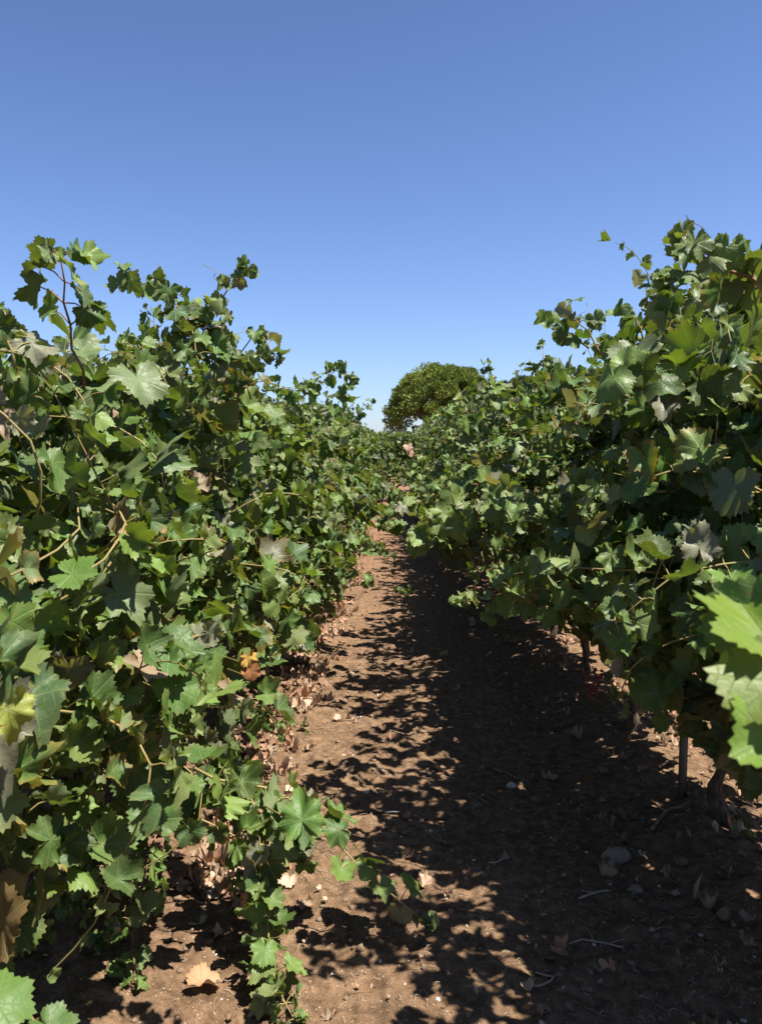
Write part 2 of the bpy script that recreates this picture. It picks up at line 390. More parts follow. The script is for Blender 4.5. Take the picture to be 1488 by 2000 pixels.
def vine_parts(seed, top=1.7, wi=.45, wo=.42, bot_in=.30, bot_out=.45, shoots=26, shell=420, T=T_HI, leafmat=None, size=.108, ext=.5, sprays=3, slope=.5, gpow=.65, arms=5, armmin=.7, fill=0):
    """canopy of one vine in local space; +x is the path side. -> trunk, canes, leaves meshes"""
    rs = np.random.RandomState(seed); D = collect(); canes = Soup()
    def hw(z, s, y=0.0):
        w_ = (wi if s > 0 else wo) * (.55 + .80 * float(vnoise(y * 2.6 + seed * 3.1, z * 2.6 + s * 4, 3)))
        f = np.clip((z - (bot_in if s > 0 else bot_out)) / .35, 0, 1)
        g = np.clip((top + .12 - z) / slope, 0.15, 1) ** gpow
        return w_ * (.6 + .4 * f) * g
    def confine(p):
        s = 1 if p[0] > 0 else -1; o = abs(p[0]) - hw(p[2], s, p[1])
        v = np.zeros(3)
        if o > 0: v[0] -= s * min(o * 4, .8)
        if p[2] > top: v[2] -= min((p[2] - top) * 3, .6)
        if p[2] < .3: v[2] += .3
        if abs(p[1]) > .65: v[1] -= .2 * np.sign(p[1])
        return v
    paths = []
    for k in range(shoots):
        y0 = rs.uniform(-ext, ext); a = rs.uniform(-1.35, 1.35)
        st = (rs.normal(0, .05), y0, .72 + rs.uniform(-.08, .1))
        d = (math.sin(a), rs.normal(0, .35), math.cos(a) + .25)
        p = walk(st, d, rs.uniform(.8, 1.5), rs, droop=rs.uniform(.1, .7) * (abs(a) > .5), confine=confine)
        paths.append((p, 1.0))
    for k in range(sprays):                          # free shoots that rise out of the top
        q_ = paths[rs.randint(shoots)][0]; st = q_[-rs.randint(3, 7)]
        p = walk(st, (rs.normal(0, .4), rs.normal(0, .4), 1.0), rs.uniform(.35, .65), rs, droop=.5, wob=.16, step=.05)
        paths.append((p, .72))
    for k in range(arms):                            # shoots that reach out sideways over the path
        q_ = paths[rs.randint(shoots)][0]; q_ = q_[np.argmax(q_[:, 0])]
        if q_[2] < armmin: continue
        p = walk(q_, (1.0, rs.normal(0, .7), rs.uniform(-.1, .5)), rs.uniform(.25, .58), rs, droop=.6, wob=.12, step=.045)
        paths.append((p, .85))
    for k in range(fill):  # inner leaves, added to block light passing through the canopy
        z = rs.uniform(bot_out, top - .1); yy = rs.uniform(-ext, ext); x = rs.uniform(-hw(z, -1, yy), hw(z, 1, yy)) * .8
        leaf_on(D, np.array((x, yy, z)), norm(rs.normal(0, 1, (1, 3)))[0], size * rs.uniform(.9, 1.25), rs)
    for p, k in paths:
        n = len(p)
        canes.add(*tube(p, np.linspace(.0042, .0016, n) * k, 5, caps=False))
        sgn = 1
        for i in range(2 if k == 1 else 1, n):
            q = i / n; t = p[min(i, n - 1)] - p[i - 1]
            side = np.cross(t, UP + rs.normal(0, .3, 3)); side = norm((side * sgn)[None])[0]; sgn = -sgn
            out = np.array((1. if p[i, 0] > 0 else -1., 0, 0)) * (.3 + abs(p[i, 0]) * 2)
            sz = size * k * (1.05 - .72 * max(q - .45, 0) / .55) * rs.uniform(.6, 1.25)
            leaf_on(D, p[i], norm((side + out)[None])[0], sz, rs, young=max(q - .72, 0) * 2.4 * rs.uniform(.5, 1), face=out)
    for k in range(shell):
        s = 1 if rs.rand() < .56 else -1
        b = bot_in if s > 0 else bot_out
        if rs.rand() < .80:
            z = b + (top - b) * rs.rand() ** .85; yy = rs.uniform(-ext - .08, ext + .08); x = s * (hw(z, s, yy) - abs(rs.normal(0, .09)) + .02)
        else: yy = rs.uniform(-ext - .08, ext + .08); z = top - abs(rs.normal(0, .06)) - .18 * float(vnoise(yy * 3 + seed, 0.3, 2)); x = rs.uniform(-wo, wi) * .75
        node = np.array((x - s * .05, yy, z))
        out = np.array((s * 1.0, rs.normal(0, .3), .15))
        leaf_on(D, node, norm(out[None])[0], size * rs.uniform(.5, 1.22), rs, face=out, young=.25 * (rs.rand() < .12))
    # a few petioles
    L = finish(D, rs)
    for j in rs.choice(len(L['size']), min(260, len(L['size'])), replace=False):
        a, b = L['base'][j], L['pos'][j]
        canes.add(*tube(np.array([a, (a + b) / 2 + (0, 0, .006), b]), (.0018, .0014, .0013), 4, caps=False))
    lm = blade_mesh('foliage', L, T, seed + 1, leafmat or M_LEAF, crumple=.22)
    # trunk with two cordon arms
    tk = Soup(); zz = np.linspace(-.06, .74, 20)
    wx = np.cumsum(rs.normal(0, .012, 20)); wy = np.cumsum(rs.normal(0, .014, 20)); wx -= wx[1]; wy -= wy[1]
    rad_ = .024 + .014 * np.exp(-(zz + .05) / .08) + .006 * np.sin(zz * 17 + seed) + .014 * np.exp(-((zz - .72) / .1) ** 2)
    tk.add(*tube(np.stack([wx, wy, zz], 1), rad_, 12, .28, rs))
    for s in (-1, 1):
        pp = [(wx[-1], wy[-1], .70)]
        for i in range(8): pp.append((pp[-1][0] + rs.normal(0, .01), pp[-1][1] + s * .062, pp[-1][2] + rs.normal(.003, .008)))
        tk.add(*tube(pp, np.linspace(.026, .013, 9), 8, .3, rs))
    return tk.mesh('trunk', M_BARK), canes.mesh('canes', M_CANE), lm

def build_vine(meshes, x, y, rz):
    r = empty('grapevine', (x, y, float(gz(x, y))), rz)
    for nm, me, m_ in zip(('trunk', 'canes', 'foliage'), meshes, (M_BARK, M_CANE, None)): link(nm, me, m_, r)
    return r

# ------------------------------------------------------------------ ground
def axis(dense0, dense1, step, far0, far1, g=1.16):
    a = list(np.arange(dense0, dense1, step)); s = step
    while a[-1] < far1: s *= g; a.append(a[-1] + s)
    b = []; s = step; v = dense0
    while v > far0: s *= g; v -= s; b.append(v)
    return np.array(b[::-1] + a)
gx = axis(-1.3, 2.1, .013, -900, 900); gy = axis(1.75, 4.6, .013, -300, 1600, 1.045)
GX, GY = np.meshgrid(gx, gy); GZ = gz(GX, GY)
nx, ny = len(gx), len(gy)
V = np.stack([GX, GY, GZ], -1).reshape(-1, 3)
ii = (np.arange(ny - 1)[:, None] * nx + np.arange(nx - 1)[None]).reshape(-1)
ground = link('ground', raw_mesh('ground', V, np.stack([ii, ii + 1, ii + nx + 1, ii + nx], 1)), M_SOIL)
ground.data.materials.clear(); ground.data.materials.append(M_SOIL)
tag(ground, kind='structure')

# ------------------------------------------------------------------ vines
LEFT_Y = [.45 + k for k in range(25)]
RIGHT_Y = [-.04 + k for k in range(26)]
L_TOP = {0: 1.48, 1: 1.62, 2: 1.76, 3: 1.84, 4: 1.74, 5: 1.76}
R_TOP = {0: 1.35, 1: 1.44, 2: 1.76, 3: 2.04, 4: 1.92, 5: 1.86, 6: 2.02, 7: 1.98}
L_LABEL = {
 0: 'nearest grapevine of the left row, cut off by the left photo edge',
 1: 'second grapevine of the left row, one tall leafy shoot rising alone into the sky',
 2: 'third grapevine of the left row, forked shoots above, long arm trailing onto the path',
 3: 'fourth grapevine of the left row, yellow withered leaf low down beside the leaf litter',
 4: 'fifth grapevine of the left row, where the leafy skyline starts to fall',
 5: 'sixth grapevine of the left row, low leafy arms spreading out over the path',
}
R_LABEL = {
 0: 'nearest grapevine of the right row, out of focus bright green leaves at the right edge',
 1: 'second grapevine of the right row, high branch of drooping leaves at the upper right edge',
 2: 'third grapevine of the right row, just in front of the steel post',
 3: 'fourth grapevine of the right row, twisted bare trunk right beside the grey steel post',
 4: 'fifth grapevine of the right row, two long pale arms reaching over the path',
 5: 'sixth grapevine of the right row, small upright shoot on its crest',
}
protoL, protoR = [], []
lefts, rights = [], []
for i, y in enumerate(LEFT_Y):
    rs = np.random.RandomState(100 + i)
    if i < 6: me = vine_parts(200 + i, top=L_TOP[i], wi=(.28, .40, .48, .52, .54, .62)[i], wo=.42, bot_in=(.30, .34, .32, .2, .14, .14)[i], bot_out=.3, shoots=24, shell=390, fill=180, arms=(0, 0, 6, 8, 8, 8)[i], armmin=.3, sprays=(0, 2, 3, 3, 3, 3)[i], size=(.080, .090, .104, .108, .108, .108)[i], T=T_HI)
    elif i < 10:
        me = vine_parts(200 + i, top=1.80 + .04 * (i - 6), wi=.62, wo=.42, bot_in=.12, bot_out=.3, shoots=26, shell=420, T=T_MID, leafmat=M_LEAF_FAR, sprays=5); protoL.append(me)
    else: me = protoL[rs.randint(len(protoL))]
    r = build_vine(me, LX + .02 * math.sin(i * 2.1), y, 0.0); lefts.append(r)
    if i >= 10: r.scale.z = rs.uniform(.97, 1.10)
    tag(r, L_LABEL.get(i, 'small grapevine farther along the left row, merging with the next vines' if i < 14 else 'tiny far grapevine at the distant end of the left row'),
        'grapevine', 'grapevines of the left row')
for i, y in enumerate(RIGHT_Y):
    rs = np.random.RandomState(150 + i)
    if i < 8:
        me = vine_parts(300 + i, top=R_TOP[i], wi=(.28, .40, .48, .50, .56, .66, .80, .88)[i], wo=.36, bot_in=(.6, .45, .42, .50, .50, .5, .5, .4)[i], bot_out=.46, shoots=24, shell=430, slope=1.3, gpow=1.0, arms=(0, 1, 3, 4, 5, 8, 12, 12)[i], armmin=1.4, fill=400, T=T_HI if i < 6 else T_MID, leafmat=None if i < 6 else M_LEAF_FAR, sprays=(0, 0, 2, 4, 4, 4, 4, 4)[i])
        if i >= 6: protoR.append(me)
    elif i < 10:
        me = vine_parts(300 + i, top=1.98, wi=.80, wo=.42, bot_in=.28, bot_out=.5, shoots=26, shell=420, T=T_MID, leafmat=M_LEAF_FAR, sprays=5, slope=1.3, gpow=1.0, arms=9, fill=150); protoR.append(me)
    else: me = protoR[rs.randint(len(protoR))]
    r = build_vine(me, RX + .02 * math.sin(i * 1.7) + (.07 if i == 3 else 0), y, PI); rights.append(r)
    if i >= 10: r.scale.z = rs.uniform(.98, 1.08)
    tag(r, R_LABEL.get(i, 'small grapevine farther along the right row, merging with the next vines' if i < 14 else 'tiny far grapevine at the distant end of the right row'),
        'grapevine', 'grapevines of the right row')
allprotos = protoL + protoR
k = 0
for rx, side, y0, y1 in ((LX - 2.3, 'left', 1, 22), (RX + 2.3, 'right', 1, 22)):
    for y in range(y0, y1):
        rs = np.random.RandomState(500 + k); k += 1
        r = build_vine(allprotos[rs.randint(len(allprotos))], rx, y + .2, PI * rs.randint(2)); r.scale.z = rs.uniform(.86, .97)
        tag(r, f'grapevine of the next row over, seen only in gaps behind the {side} row', 'grapevine', f'grapevines of the row behind the {side} row')
for j in range(5):                                # vines that close the far end of the path
    rs = np.random.RandomState(700 + j)
    r = build_vine(allprotos[rs.randint(len(allprotos))], -1.3 + j * .7, 22.6 + rs.uniform(-.4, .6) + abs(j - 2) * .5, -PI / 2 + rs.uniform(-.5, .5)); r.scale.z = rs.uniform(.98, 1.06)
    tag(r, 'tiny far grapevine closing the end of the path below the pine', 'grapevine', 'grapevines across the far end of the path')

# ------------------------------------------------------------------ single long shoots
def smooth_path(pts, step=.05):
    pts = np.array(pts, float); n = len(pts)
    P = np.vstack([2 * pts[0] - pts[1], pts, 2 * pts[-1] - pts[-2]]); out = []
    for i in range(1, n):
        a, b, c, d = P[i - 1], P[i], P[i + 1], P[i + 2]; m = max(2, int(np.linalg.norm(c - b) / step))
        for t in np.arange(m) / m:
            out.append(.5 * ((2 * b) + (c - a) * t + (2 * a - 5 * b + 4 * c - d) * t ** 2 + (3 * b - a - 3 * c + d) * t ** 3))
    out.append(pts[-1]); return np.array(out)
def hero_shoot(parent, pts, size, seed, step=.055, taper=.55, flat=.4, rad0=.004, red=False, per=1, young=1.0, start=1, hang=.8, side_bias=None, face=None, pale=0.0):
    rs = np.random.RandomState(seed); D = collect(); p = smooth_path(pts, step); n = len(p)
    p[1:-1] += rs.normal(0, step * .08, (n - 2, 3))
    cane = Soup(); cane.add(*tube(p, np.linspace(rad0, rad0 * .4, n), 6))
    sgn = 1
    for i in range(start, n):
        q = i / n; t = p[i] - p[i - 1]
        for r_ in range(per + 1 if q < .85 else per + 4):
            side = np.cross(t, UP + rs.normal(0, flat, 3)); side = norm((side * sgn)[None])[0]; sgn = -sgn
            if side_bias is not None: side = side + side_bias
            sz = size * (1 - taper * q ** 1.5) * rs.uniform(.75, 1.15)
            if q > .9: sz *= .6
            leaf_on(D, p[i], side, sz, rs, young=pale * rs.uniform(.6, 1.3) + young * max(q - .6, 0) * 1.6 * rs.uniform(.5, 1), face=side + np.array((.3, -.5, 0)) if face is None else np.array(face), hang=hang)  # pale blends in a lighter leaf tint to brighten an arm like sunlight
    L = finish(D, rs); L['col'][:, :3] = np.where(L['col'][:, :1] > .25, (.11, .17, .05), L['col'][:, :3])
    for a, b in zip(L['base'], L['pos']):
        cane.add(*tube(np.array([a, (a + b) / 2 + (0, 0, .006), b]), (.0019, .0015, .0014), 4, caps=False))
    if rs.rand() < .7:                               # a tendril near the tip
        b = p[int(n * .7)]; tt = np.linspace(0, 1, 16); dr = norm(rs.normal(0, 1, 3)[None])[0]
        cane.add(*tube(b + np.outer(tt, dr) * .09 + np.stack([.012 * np.cos(tt * 9) - .012, .012 * np.sin(tt * 9), 0 * tt], 1), np.full(16, .0009), 4, caps=False))
    M = (Matrix.Translation(parent.location) @ parent.rotation_euler.to_matrix().to_4x4())
    s = link('shoot', cane.mesh('shoot', M_CANE_RED if red else M_CANE), None, parent); s.matrix_parent_inverse = M.inverted()
    f = link('foliage', blade_mesh('foliage', L, T_HI, seed + 9, M_LEAF, crumple=.2), None, s)
    return s
V_ = lambda *a: [at(px, py, Y=Y) for px, py, Y in a]
# left skyline
hero_shoot(lefts[1], V_((165, 760, 1.75), (150, 680, 1.7), (130, 590, 1.65), (118, 500, 1.6)), .088, 11, step=.05, rad0=.004, red=True, per=1, taper=.3, start=3)
hero_shoot(lefts[1], V_((30, 720, 1.5), (20, 660, 1.5), (10, 610, 1.5)), .08, 12, step=.05)
hero_shoot(lefts[2], V_((390, 720, 2.4), (370, 640, 2.4), (330, 575, 2.4), (240, 540, 2.4)), .082, 13, step=.042, taper=.5, per=2)
hero_shoot(lefts[2], V_((380, 700, 2.45), (410, 620, 2.45), (450, 560, 2.45), (487, 530, 2.45)), .075, 14, step=.045, taper=.6, per=2)
hero_shoot(lefts[2], V_((330, 760, 2.3), (300, 700, 2.3), (262, 665, 2.3)), .09, 15, step=.05, per=1)
hero_shoot(lefts[3], V_((440, 760, 2.9), (470, 690, 2.9), (510, 650, 2.9), (530, 700, 2.85)), .075, 16, step=.045, per=2, taper=.4)
hero_shoot(lefts[5], V_((560, 800, 4.3), (600, 770, 4.3), (640, 740, 4.3), (668, 716, 4.3)), .085, 17, step=.06, per=2)
hero_shoot(lefts[5], V_((640, 820, 5.3), (665, 780, 5.3), (680, 755, 5.3), (690, 740, 5.3)), .085, 18, step=.06, per=2, taper=.4)
hero_shoot(lefts[6], V_((680, 830, 7), (705, 805, 7), (725, 785, 7)), .09, 19, step=.07, per=2)
hero_shoot(lefts[2], V_((420, 760, 2.5), (405, 660, 2.5), (375, 600, 2.5)), .085, 27, step=.045, per=2)
hero_shoot(lefts[3], V_((490, 780, 2.8), (465, 700, 2.8), (440, 630, 2.8)), .085, 28, step=.045, per=2)
hero_shoot(lefts[2], V_((270, 780, 2.2), (240, 720, 2.2), (250, 670, 2.2)), .085, 29, step=.045, per=1)
# left row, low arms into the path
hero_shoot(lefts[5], V_((560, 990, 5.2), (640, 975, 5.2), (700, 985, 5.2), (755, 1010, 5.1)), .12, 21, step=.06, per=2, taper=.35)
hero_shoot(lefts[5], V_((560, 1060, 5.0), (630, 1040, 5.0), (690, 1060, 5.0), (730, 1075, 4.9)), .12, 22, step=.06, per=2, taper=.35)
hero_shoot(lefts[4], V_((520, 1150, 4.0), (580, 1120, 4.0), (640, 1110, 4.0), (720, 1130, 4.0)), .10, 23, step=.07, per=1)
hero_shoot(lefts[6], V_((640, 940, 6.4), (690, 930, 6.4), (735, 950, 6.4)), .12, 24, step=.06, per=2)
hero_shoot(lefts[5], V_((640, 1010, 5.4), (700, 1000, 5.5), (745, 1015, 5.5), (775, 1035, 5.5)), .11, 25, step=.06, per=2, taper=.3)
hero_shoot(lefts[7], V_((690, 960, 7.3), (735, 955, 7.4), (772, 968, 7.5)), .12, 26, step=.06, per=2, taper=.2)
# left foreground, shoots hanging down and trailing over the soil
gp = lambda px, py, h: at(px, py, z=h)
hero_shoot(lefts[1], [gp(345, 1440, .50), gp(318, 1560, .36), gp(285, 1700, .24), gp(262, 1800, .14), gp(262, 1920, .05)], .078, 31, step=.04, taper=.3, flat=.9, per=2, start=1, rad0=.0042, red=True)
hero_shoot(lefts[2], [gp(470, 1520, .45), gp(505, 1600, .34), gp(518, 1700, .24), gp(525, 1800, .15), gp(535, 1900, .08), gp(575, 1990, .04)], .092, 32, step=.036, taper=.35, flat=.9, per=2)
hero_shoot(lefts[2], [gp(380, 1500, .50), gp(470, 1530, .45), gp(560, 1555, .40), gp(620, 1610, .34), gp(690, 1680, .24), gp(745, 1730, .17), gp(830, 1800, .07)], .102, 33, step=.07, taper=.1, flat=.6, rad0=.005, per=1, young=.2)
hero_shoot(lefts[2], [gp(300, 1540, .48), gp(380, 1590, .42), gp(470, 1640, .34), gp(600, 1660, .28)], .095, 34, step=.055, taper=.2, flat=.6, per=2, young=.1)
hero_shoot(lefts[3], [gp(330, 1420, .45), gp(380, 1450, .38), gp(440, 1500, .25)], .10, 35, step=.06)
hero_shoot(lefts[3], [gp(480, 1360, .40), gp(520, 1390, .33), gp(560, 1430, .22)], .08, 36, step=.05)
hero_shoot(lefts[1], [gp(60, 1400, .62), gp(90, 1520, .45), gp(120, 1650, .30), gp(140, 1780, .16)], .085, 37, step=.045, taper=.2, per=1, flat=.9)
hero_shoot(lefts[1], [gp(190, 1500, .48), gp(205, 1600, .36), gp(200, 1700, .25), gp(215, 1820, .12)], .08, 38, step=.045, taper=.3, per=1, flat=.9)
hero_shoot(lefts[1], [gp(10, 1560, .50), gp(40, 1700, .35), gp(60, 1830, .22)], .085, 39, step=.05, taper=.2, per=1, flat=.9)
hero_shoot(lefts[2], [gp(400, 1480, .44), gp(430, 1560, .36), gp(450, 1640, .26), gp(470, 1720, .16)], .08, 40, step=.045, taper=.3, per=1, flat=.9)
# right row: arms over the path, most with leaf colour lightened to look sunlit
hero_shoot(rights[4], V_((1270, 1060, 2.75), (1170, 1040, 2.85), (1060, 1010, 2.95), (960, 1000, 3.1), (880, 1025, 3.2), (815, 1070, 3.3)), .120, 41, step=.05, taper=.3, per=2, hang=1.6, face=(-.4, -1.5, 0), pale=.6)
hero_shoot(rights[4], V_((1380, 1190, 2.5), (1290, 1180, 2.55), (1200, 1170, 2.6), (1120, 1160, 2.65), (1040, 1145, 2.7), (970, 1130, 2.75)), .105, 42, step=.055, taper=.35, per=2, hang=1.4, face=(-.3, -1.3, 0), pale=.6)
hero_shoot(rights[4], V_((1180, 1180, 2.6), (1100, 1190, 2.65), (1000, 1185, 2.75), (900, 1170, 2.8)), .085, 43, step=.05, taper=.4, per=2, hang=1.4, face=(-.3, -1.3, 0), pale=.6)
hero_shoot(rights[5], V_((960, 990, 4.6), (880, 985, 4.8), (820, 1000, 5.0), (770, 1000, 5.0)), .12, 44, step=.07, taper=.2, per=1, young=.8)
hero_shoot(rights[4], V_((1300, 960, 2.6), (1200, 960, 2.8), (1100, 975, 3.0), (1010, 990, 3.2)), .115, 45, step=.06, per=1)
rs_ = np.random.RandomState(808)
for k_, n_ in ((2, 3), (3, 5), (4, 6), (5, 6), (6, 6)):   # layered side shoots of the right row
    for j_ in range(n_):
        z0 = 1.0 + .75 * (j_ + .5) / n_ + rs_.uniform(-.06, .06); y0 = RIGHT_Y[k_] + rs_.uniform(-.45, .45); l_ = rs_.uniform(.45, .75) * (1.1 - .45 * (z0 - 1.0)) * (.62 if k_ in (3, 4) else 1.0); dy_ = rs_.uniform(-.35, .25)
        a_ = np.array((.98 - .1 * (z0 > 1.5), y0, z0)); hero_shoot(rights[k_], [a_, a_ + (-l_ * .4, dy_ * .4, .07), a_ + (-l_ * .75, dy_ * .7, .04), a_ + (-l_, dy_, -.06)], rs_.uniform(.095, .115), 820 + k_ * 10 + j_, step=.055, taper=.4, per=1, face=(-.5, -1.0, 0))
hero_shoot(rights[5], V_((1060, 880, 4.2), (990, 890, 4.3), (930, 915, 4.4), (880, 930, 4.5)), .11, 46, step=.055, per=2, hang=1.4, face=(-.3, -1.3, 0), pale=.6)
hero_shoot(rights[6], V_((900, 900, 5.9), (850, 905, 6.0), (810, 930, 6.1)), .11, 47, step=.055, per=2, hang=1.4, face=(-.3, -1.3, 0), pale=.6)
hero_shoot(rights[3], V_((1300, 800, 2.6), (1210, 790, 2.7), (1130, 810, 2.8)), .10, 48, step=.05, per=2)
hero_shoot(rights[4], V_((1150, 760, 3.4), (1070, 770, 3.5), (1010, 800, 3.6)), .10, 49, step=.05, per=2)
hero_shoot(lefts[8], V_((690, 900, 8.5), (740, 890, 8.6), (775, 915, 8.7)), .11, 60, step=.06, per=2)
hero_shoot(rights[4], V_((1120, 1000, 3.3), (1040, 975, 3.3), (960, 970, 3.35), (890, 990, 3.4), (835, 1015, 3.45)), .115, 61, step=.055, taper=.3, per=1, hang=1.5, face=(-.4, -1.4, .1), pale=.7)
hero_shoot(rights[5], V_((1000, 960, 4.2), (930, 945, 4.2), (860, 955, 4.3), (805, 975, 4.35)), .115, 62, step=.06, taper=.3, per=2, hang=1.3, face=(-.4, -1.2, .1), pale=.6)
hero_shoot(rights[3], V_((1290, 1120, 2.45), (1200, 1110, 2.5), (1110, 1105, 2.55), (1030, 1115, 2.6), (975, 1135, 2.65)), .10, 63, step=.055, taper=.35, per=1, hang=1.3, face=(-.3, -1.4, .2), pale=.8)
# right skyline
hero_shoot(rights[1], V_((1560, 600, 1.55), (1500, 560, 1.55), (1450, 540, 1.55), (1390, 500, 1.55), (1342, 468, 1.55)), .098, 51, step=.072, taper=.4, per=1, rad0=.005, red=True, hang=1.6)
hero_shoot(rights[2], V_((1345, 680, 2.2), (1330, 620, 2.2), (1315, 570, 2.2), (1310, 540, 2.2)), .085, 52, step=.04, per=2)
hero_shoot(rights[3], V_((1180, 700, 2.9), (1150, 650, 2.9), (1110, 605, 2.9)), .09, 53, step=.05, per=1, taper=.4)
hero_shoot(rights[3], V_((1150, 680, 3.0), (1100, 645, 3.0), (1058, 632, 3.0)), .085, 54, step=.045, per=1, taper=.4)
hero_shoot(rights[3], V_((1270, 700, 2.6), (1250, 640, 2.6), (1215, 600, 2.6)), .09, 55, step=.05, per=1)
hero_shoot(rights[5], V_((1075, 780, 4.2), (1062, 730, 4.2), (1060, 680, 4.2)), .07, 56, step=.05, per=2)
hero_shoot(rights[6], V_((955, 790, 5.6), (948, 745, 5.6), (945, 710, 5.6)), .09, 57, step=.06, per=2)
hero_shoot(rights[2], V_((1488, 760, 1.9), (1440, 700, 1.9), (1420, 640, 1.9)), .085, 58, step=.06, per=1)

def single_leaves(parent, specs, seed, matl=None):
    """big leaves close to the camera: (px, py, Y, size, normal, tip, colour)"""
    rs = np.random.RandomState(seed); D = collect(); cols = []
    for px, py, Y, size, nrm, tip, col in specs:
        D['pos'].append(at(px, py, Y=Y)); D['nrm'].append(np.array(nrm, float)); D['tip'].append(np.array(tip, float)); D['size'].append(size); D['young'].append(0.0); D['base'].append(at(px, py, Y=Y)); cols.append(col)
    M = (Matrix.Translation(parent.location) @ parent.rotation_euler.to_matrix().to_4x4())
    for q in range(len(cols)):
        L = {k: np.array(v[q:q + 1]) for k, v in D.items()}; L['col'] = np.array(cols[q:q + 1])
        p, tp, s_ = L['pos'][0], L['tip'][0], L['size'][0]
        sx_ = 1.0 if parent.location.x > 0 else -1.0
        b = p + np.array((sx_ * s_ * .55, s_ * .5, -.02))
        f = link('shoot_leaf', blade_mesh('shoot_leaf', L, T_HI, seed + q, matl or M_LEAF, curl=.7), None, parent); f.matrix_parent_inverse = M.inverted()
        st = Soup(); st.add(*tube(np.array([b + (sx_ * .06, .06, 0), b, (p + b) / 2 + (0, 0, .01), p]), (.003, .0022, .002, .002), 6))
        s = link('petiole', st.mesh('petiole', M_CANE), None, f)
    return f
G1, G2, G3 = (.075, .15, .03, .05), (.06, .12, .028, .05), (.12, .17, .07, .1)
single_leaves(rights[0], [
    (1490, 1240, .66, .090, (-.15, -.45, .85), (-.2, .3, 1.0), (.12, .19, .018, .05)),
    (1495, 1215, .68, .095, (-.35, -.75, .2), (-.45, .1, -.9), (.07, .14, .025, .05)),
    (1515, 1330, .62, .088, (-.2, -.55, .75), (-.4, .1, -.8), (.12, .17, .028, .05)),
    (1515, 1440, .60, .07, (.1, -.6, .75), (-.4, .2, -.5), (.13, .22, .03, .05)),
], 71)
single_leaves(lefts[0], [
    (-5, 1960, 1.05, .09, (.25, -.45, .85), (.5, .3, .6), G1),
    (95, 2005, 1.08, .07, (.3, -.3, .9), (.6, -.3, .1), G2),
    (-15, 1565, 1.2, .085, (.45, -.5, .6), (.3, -.1, -.9), (.10, .15, .06, .2)),
    (15, 1385, 1.02, .065, (.5, -.7, .3), (.2, -.1, -1), (.24, .27, .05, .1)),
    (-20, 1180, 1.2, .12, (.5, -.5, .6), (.5, 0, -.7), G1),
    (5, 1800, 1.25, .10, (-.5, -.7, .1), (.7, .1, .5), (.14, .095, .045, .2)),
], 72)
single_leaves(lefts[2], [
    (330, 1265, 1.75, .135, (.5, -.55, .65), (.75, -.3, -.75), (.06, .125, .03, .05)),
    (345, 1345, 1.75, .10, (.4, -.6, .6), (-.1, 0, -1), G1),
    (590, 1600, 2.15, .125, (.15, -.85, .45), (-.1, .1, 1.0), G1),
    (300, 1600, 1.75, .11, (.3, -.75, .5), (.0, .1, 1.0), G2),
    (270, 740, 1.95, .125, (.45, -.55, .7), (.3, -.2, -.9), G3),
    (205, 1360, 1.7, .12, (.5, -.6, .5), (.2, 0, -1), G2),
    (230, 1160, 1.75, .13, (.3, -.5, .8), (.5, -.2, -.4), G3),
], 73)
single_leaves(rights[3], [
    (1240, 690, 2.3, .13, (-.3, -.6, .6), (.1, 0, -1), G3),
    (1290, 740, 2.2, .14, (-.4, -.6, .6), (.0, -.1, -1), (.08, .17, .045, .2)),
    (1370, 880, 2.0, .12, (-.3, -.7, .6), (-.7, 0, -.4), (.12, .2, .04, .6)),
    (1430, 950, 1.9, .12, (-.7, -.6, .3), (0, 0, -1), (.11, .16, .09, .2)),
    (1360, 1200, 2.2, .15, (-.5, -.7, .4), (.1, 0, -1), G2),
    (1290, 1340, 2.3, .13, (-.5, -.7, .4), (-.1, 0, -1), G2),
], 74)
wl = single_leaves(lefts[3], [(484, 1285, 2.2, .055, (.6, -.7, .3), (.1, 0, -1), (.42, .26, .06, .6)), (490, 1310, 2.2, .05, (.3, -.8, .3), (.1, 0, -1), (.32, .13, .05, .6))], 75, M_DRY)
wl['label'] = 'withered yellow and orange leaf'
wl = single_leaves(rights[7], [(797, 872, 5.4, .06, (-.1, -.6, .6), (.1, 0, -1), (.46, .31, .22, .3)), (801, 884, 5.4, .055, (.5, -.8, .4), (.3, 0, -1), (.42, .25, .17, .3))], 76, M_DRY)
wl['label'] = 'pale pink dried leaves hanging in the green'

# grape bunches
def ico():
    import bmesh
    bm = bmesh.new(); bmesh.ops.create_icosphere(bm, subdivisions=2, radius=1.0)
    v = np.array([x.co[:] for x in bm.verts]); f = np.array([[y.index for y in x.verts] for x in bm.faces]); bm.free(); return v, f
IV, IF = ico()
def bunch(parent, p, seed, n=46):
    rs = np.random.RandomState(seed); s = Soup()
    for k in range(n):
        t = rs.rand(); r = .042 * (1 - .75 * t) * min(1, (n / 46) ** .5); a = rs.uniform(0, 6.3)
        s.add(IV * rs.uniform(.0075, .0098) + p + (r * math.cos(a), r * math.sin(a), -t * .13), IF)
    M = (Matrix.Translation(parent.location) @ parent.rotation_euler.to_matrix().to_4x4())
    o = link('grape_bunch', s.mesh('grape_bunch', M_GRAPE), None, parent); o.matrix_parent_inverse = M.inverted()
bunch(rights[4], at(1158, 1310, Y=3.5), 1); bunch(rights[3], at(1440, 1400, Y=2.8), 3)


